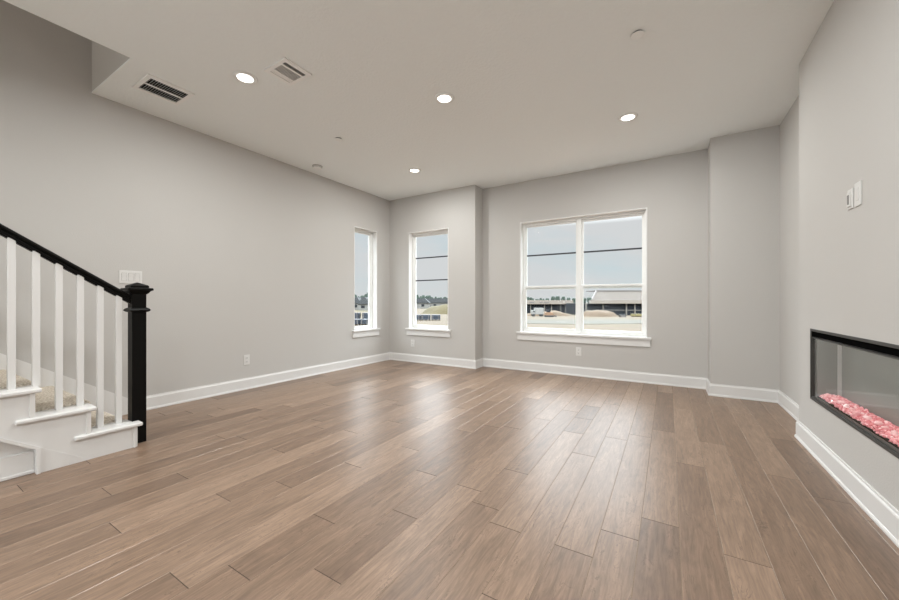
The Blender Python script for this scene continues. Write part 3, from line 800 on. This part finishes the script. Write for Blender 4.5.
r1 = [bm.verts.new(p) for p in (((596.3 - 449.5) * px * k2 - 190.5 * px, 3.2, zf(291.6) + .22), (xb - 1, 3.2, zf(291.6) + .22), (xb - 1, 8.8, zf(291.6) + .22), (lat(xa) + 1.0, 8.8, zf(291.6) + .22))]
for q in range(4): bm.faces.new((r0[q], r0[(q + 1) % 4], r1[(q + 1) % 4], r1[q]))
bm.faces.new(r1); bm.faces.new(r0[::-1])
rf = link_mesh('hip_roof', bm, M_SHINGLE, t, local=True)
bm = bmesh.new(); box(bm, (596.0 - 449.5) * px * k2 - 190.5 * px, xb - 1, 3.0, 8.8, zf(291.6) + .20, zf(291.6) + .36)
b2 = [(xa - .05, -.3, zf(300.2) + .02), ((596.3 - 449.5) * px * k2 - 190.5 * px, 3.2, zf(291.6) + .24)]
p0, p1 = Vector(b2[0]), Vector(b2[1]); w_ = Vector((.16, 0, 0)); hh = Vector((0, 0, .14))
vv = [bm.verts.new(q) for q in (p0 - w_, p0 + w_, p1 + w_, p1 - w_, p0 - w_ + hh, p0 + w_ + hh, p1 + w_ + hh, p1 - w_ + hh)]
for f in ((0, 1, 2, 3), (7, 6, 5, 4), (0, 4, 5, 1), (1, 5, 6, 2), (2, 6, 7, 3), (3, 7, 4, 0)): bm.faces.new([vv[i] for i in f])
link_mesh('roof_ridge', bm, M_DARKTRIM, rf, local=True)
for u in (587, 604, 627.5, 636, 650, 668, 690):
    bm = bmesh.new(); box(bm, (u - 640) * px - .10, (u - 640) * px + .10, .35, .6, 0, zf(303.6)); link_mesh('porch_post', bm, M_POST, t, local=True)
bm = bmesh.new(); box(bm, X0, X1, .5, .62, zf(310.5), zf(310)); link_mesh('window_rail', bm, M_POST, t, local=True)

# long flat building, left pane
d = 90; px = d / F_PX; zg = gz(d); base = place(545, d)
t = thing('long_building', 'long flat-roofed building with cream fascia beyond left pane of wide window', 'building', base, YAW)
X0, X1 = (496 - 545) * px, (571 - 545) * px
zf = lambda v: EYE + (V0 - v) * px - zg
bm = bmesh.new(); box(bm, X0, X1, .5, 14, 0, zf(304.2)); link_mesh('dark_wall', bm, M_DARKWALL, t, local=True)
bm = bmesh.new(); box(bm, X0 - .4, X1 + .4, -.5, 14.5, zf(304.2), zf(300.2), .03); link_mesh('roof_fascia', bm, M_STUCCO, t, local=True)
for u in (506, 520, 531, 545, 552, 561, 566, 572, 578):
    bm = bmesh.new(); box(bm, (u - 545) * px - .09, (u - 545) * px + .09, .3, .5, 0, zf(304.2)); link_mesh('porch_post', bm, M_POST, t, local=True)
for a, b in ((529, 534), (539, 542), (543.5, 548.5)):
    bm = bmesh.new(); box(bm, (a - 545) * px, (b - 545) * px, -.56, -.46, zf(302.9), zf(302.0)); link_mesh('roof_louver', bm, M_DARKTRIM, t, local=True)

def truck(u, d, label):
    t = thing('box_truck', label, 'truck', place(u, d), YAW)
    bm = bmesh.new(); box(bm, -.75, .65, -.6, .6, .38, 1.45, .04); link_mesh('cargo_box', bm, M_WHITE, t, local=True)
    bm = bmesh.new(); box(bm, -1.25, -.78, -.55, .55, .35, 1.05, .06); cb = link_mesh('cab', bm, M_WHITE, t, local=True)
    bm = bmesh.new(); box(bm, -1.12, -.86, -.56, .56, .72, .98, .01); link_mesh('cab_window', bm, M_DARKWALL, cb, local=True)
    for x in (-1.0, .35):
        for y in (-.5, .5):
            bm = bmesh.new(); bmesh.ops.create_cone(bm, cap_ends=True, segments=16, radius1=.22, radius2=.22, depth=.16, matrix=Matrix.Translation((x, y, .22)) @ Matrix.Rotation(math.pi / 2, 4, 'X'))
            link_mesh('wheel', bm, M_TYRE, t, local=True)
    return t
truck(539, 62, 'white box truck parked outside left pane of wide window')
def loader(u, d, label):
    t = thing('earth_mover', label, 'construction vehicle', place(u, d), YAW)
    bm = bmesh.new(); box(bm, -.55, .55, -.4, .4, .25, .75, .06); link_mesh('machine_body', bm, M_BROWN, t, local=True)
    bm = bmesh.new(); box(bm, -.35, .15, -.35, .35, .74, 1.15, .04); link_mesh('machine_cab', bm, M_DARKWALL, t, local=True)
    bm = bmesh.new(); prism(bm, [(.5, .4), (.62, .5), (1.0, .2), (.95, .1)], 1, -.08, .08); link_mesh('machine_arm', bm, M_BROWN, t, local=True)
    bm = bmesh.new(); prism(bm, [(.9, .02), (1.2, .02), (1.1, .30), (.95, .30)], 1, -.35, .35); link_mesh('machine_bucket', bm, M_DARKTRIM, t, local=True)
    for y in (-.42, .42):
        bm = bmesh.new(); box(bm, -.65, .65, y - .12, y + .12, 0.0, .28, .06); link_mesh('track', bm, M_TYRE, t, local=True)
loader(549, 58, 'small brown earth mover on the dirt beyond left pane of wide window')
# black bin and white bags by the mound
t = thing('dark_skip', 'small dark skip on the dirt beyond right pane of wide window', 'skip', place(622.5, 56), YAW)
bm = bmesh.new(); prism(bm, [(-.35, 0), (.35, 0), (.5, .35), (-.5, .35)], 1, -.4, .4); link_mesh('skip_body', bm, M_DARKTRIM, t, local=True)
bm = bmesh.new(); box(bm, -.54, .54, -.44, .44, .33, .38); link_mesh('skip_rim', bm, M_TYRE, t, local=True)
def lumber(u, d, L_, h, label, cat_name='lumber_stack', m=M_LUMBER, group='lumber stacks outside', w=1.2, n=3):
    t = thing(cat_name, label, 'stack', place(u, d), YAW, group)
    bm = bmesh.new()
    for k in range(n): box(bm, -L_ / 2 * .8 + k * L_ * .8 / (n - 1) - .06, -L_ / 2 * .8 + k * L_ * .8 / (n - 1) + .06, -w / 2, w / 2, 0, .12)
    link_mesh('pallet', bm, M_BARK, t, local=True)
    bm = bmesh.new(); rows = 3
    for k in range(rows): box(bm, -L_ / 2, L_ / 2, -w / 2, w / 2, .12 + k * (h - .12) / rows, .12 + (k + 1) * (h - .12) / rows - .02, .01)
    ld = link_mesh('stacked_load', bm, m, t, local=True)
    bm = bmesh.new()
    for x in (-L_ / 3, L_ / 3): box(bm, x - .03, x + .03, -w / 2 - .01, w / 2 + .01, .11, h + .005)
    link_mesh('strap', bm, M_DARKTRIM, ld, local=True)
lumber(637, 59, 1.5, .50, 'yellow lumber stack beyond the right end of wide window')
for i, (u, l) in enumerate(((405, 'blue wrapped pallet stack hidden beyond left jamb of narrow back window'), (416.5, 'blue wrapped pallet stack leftmost in the narrow back window'),
                            (426, 'blue wrapped pallet stack between its neighbours in the narrow back window'), (436, 'blue wrapped pallet stack rightmost of the row in narrow back window'))):
    if i: lumber(u, 41, .98, .66, l, 'pallet_stack', M_BLUE, 'blue wrapped pallets outside')
lumber(356.5, 29.5, .64, .50, 'nearer dark blue pallet stack at left in the left window', 'pallet_stack', M_BLUE, 'blue wrapped pallets outside')
lumber(366, 29.5, .64, .50, 'nearer dark blue pallet stack at right in the left window', 'pallet_stack', M_BLUE, 'blue wrapped pallets outside')
lumber(355.5, 44, 1.0, .85, 'farther blue grey pallet stack at left in the left window', 'pallet_stack', M_BLUE, 'blue wrapped pallets outside')
lumber(367.5, 44, 1.0, .85, 'farther blue grey pallet stack at right in the left window', 'pallet_stack', M_BLUE, 'blue wrapped pallets outside')
lumber(356.5, 60, 1.3, .55, 'yellow lumber stack at left in the left window')
lumber(367.5, 60, 1.1, .65, 'yellow lumber stack at right in the left window')

def house(u, d, w, h, label, roof=M_ROOFGREY):
    t = thing('house', label, 'house', place(u, d), YAW, 'distant houses')
    bm = bmesh.new(); box(bm, -w / 2, w / 2, 0, w * .7, 0, h * .55); wl = link_mesh('house_wall', bm, M_HOUSE, t, local=True)
    bm = bmesh.new(); prism(bm, [(-w / 2 - .4, h * .55), (w / 2 + .4, h * .55), (w * .32, h), (-w * .32, h)], 1, -.4, w * .7 + .4); link_mesh('house_roof', bm, roof, t, local=True)
    for x in (-w * .25, w * .22):
        bm = bmesh.new(); box(bm, x - .6, x + .6, -.05, .02, h * .2, h * .42); link_mesh('house_window', bm, M_DARKWALL, wl, local=True)
for u, d, w, h, l in ((418, 150, 9, 4.2, 'distant pale house at left in the narrow back window'), (428, 170, 10, 4.4, 'distant grey roofed house in the middle of narrow back window'),
                      (440, 160, 9, 4.3, 'distant house at right in the narrow back window'), (351.5, 124, 6, 4.4, 'distant house at left edge of the left window'),
                      (359, 152, 8, 4.8, 'distant house in the middle of the left window'), (367.5, 118, 6, 3.8, 'distant house at right in the left window')):
    house(u, d, w, h, l)
def tree(u, d, w, h, label, seed):
    rnd = random.Random(seed)
    t = thing('distant_tree', label, 'tree', place(u, d), YAW, 'trees on the horizon')
    bm = bmesh.new()
    for k in range(7):
        r = w * rnd.uniform(.22, .34); cx = rnd.uniform(-w * .3, w * .3); cz = h * rnd.uniform(.5, .8) if k else h * .6
        res = bmesh.ops.create_icosphere(bm, subdivisions=2, radius=r)
        for v in res['verts']:
            s = 1 + .35 * noise.noise(v.co * (3 / r * .4) + Vector((seed, k, 0)))
            v.co = Vector((v.co.x * s + cx, v.co.y * s, min(v.co.z * s * h / w * 1.1 + cz, h)))
    link_mesh('foliage', bm, M_TREE, t, local=True)
    bm = bmesh.new(); bmesh.ops.create_cone(bm, cap_ends=True, segments=8, radius1=w * .05, radius2=w * .03, depth=h * .6, matrix=Matrix.Translation((0, 0, h * .3)))
    link_mesh('tree_trunk', bm, M_BARK, t, local=True)
random.seed(21)
TL = []
for a, b, n, d0, h0, txt in ((414, 450, 9, 185, 6.2, 'dark tree on the horizon in the narrow back window, number counted from the left'),
                             (349, 371, 7, 170, 6.4, ''), (524, 592, 13, 205, 5.6, '')):
    for k in range(n):
        TL.append((a + (b - a) * (k + .5) / n, d0 + (0, 12, 24)[k % 3] , random.uniform(2.6, 3.2), h0 * random.uniform(.8, 1.15), n, k, a))
ORD = ['first', 'second', 'third', 'fourth', 'fifth', 'sixth', 'seventh', 'eighth', 'ninth', 'tenth', 'eleventh', 'twelfth', 'thirteenth', 'fourteenth', 'fifteenth', 'sixteenth', 'seventeenth']
for u, d, w, h, n, k, a in TL:
    where = {414: 'narrow back window', 349: 'left window', 524: 'wide double window'}[a]
    tree(u, d, w, h, 'dark horizon tree, %s from the left through the %s' % (ORD[k], where), int(u * 7))
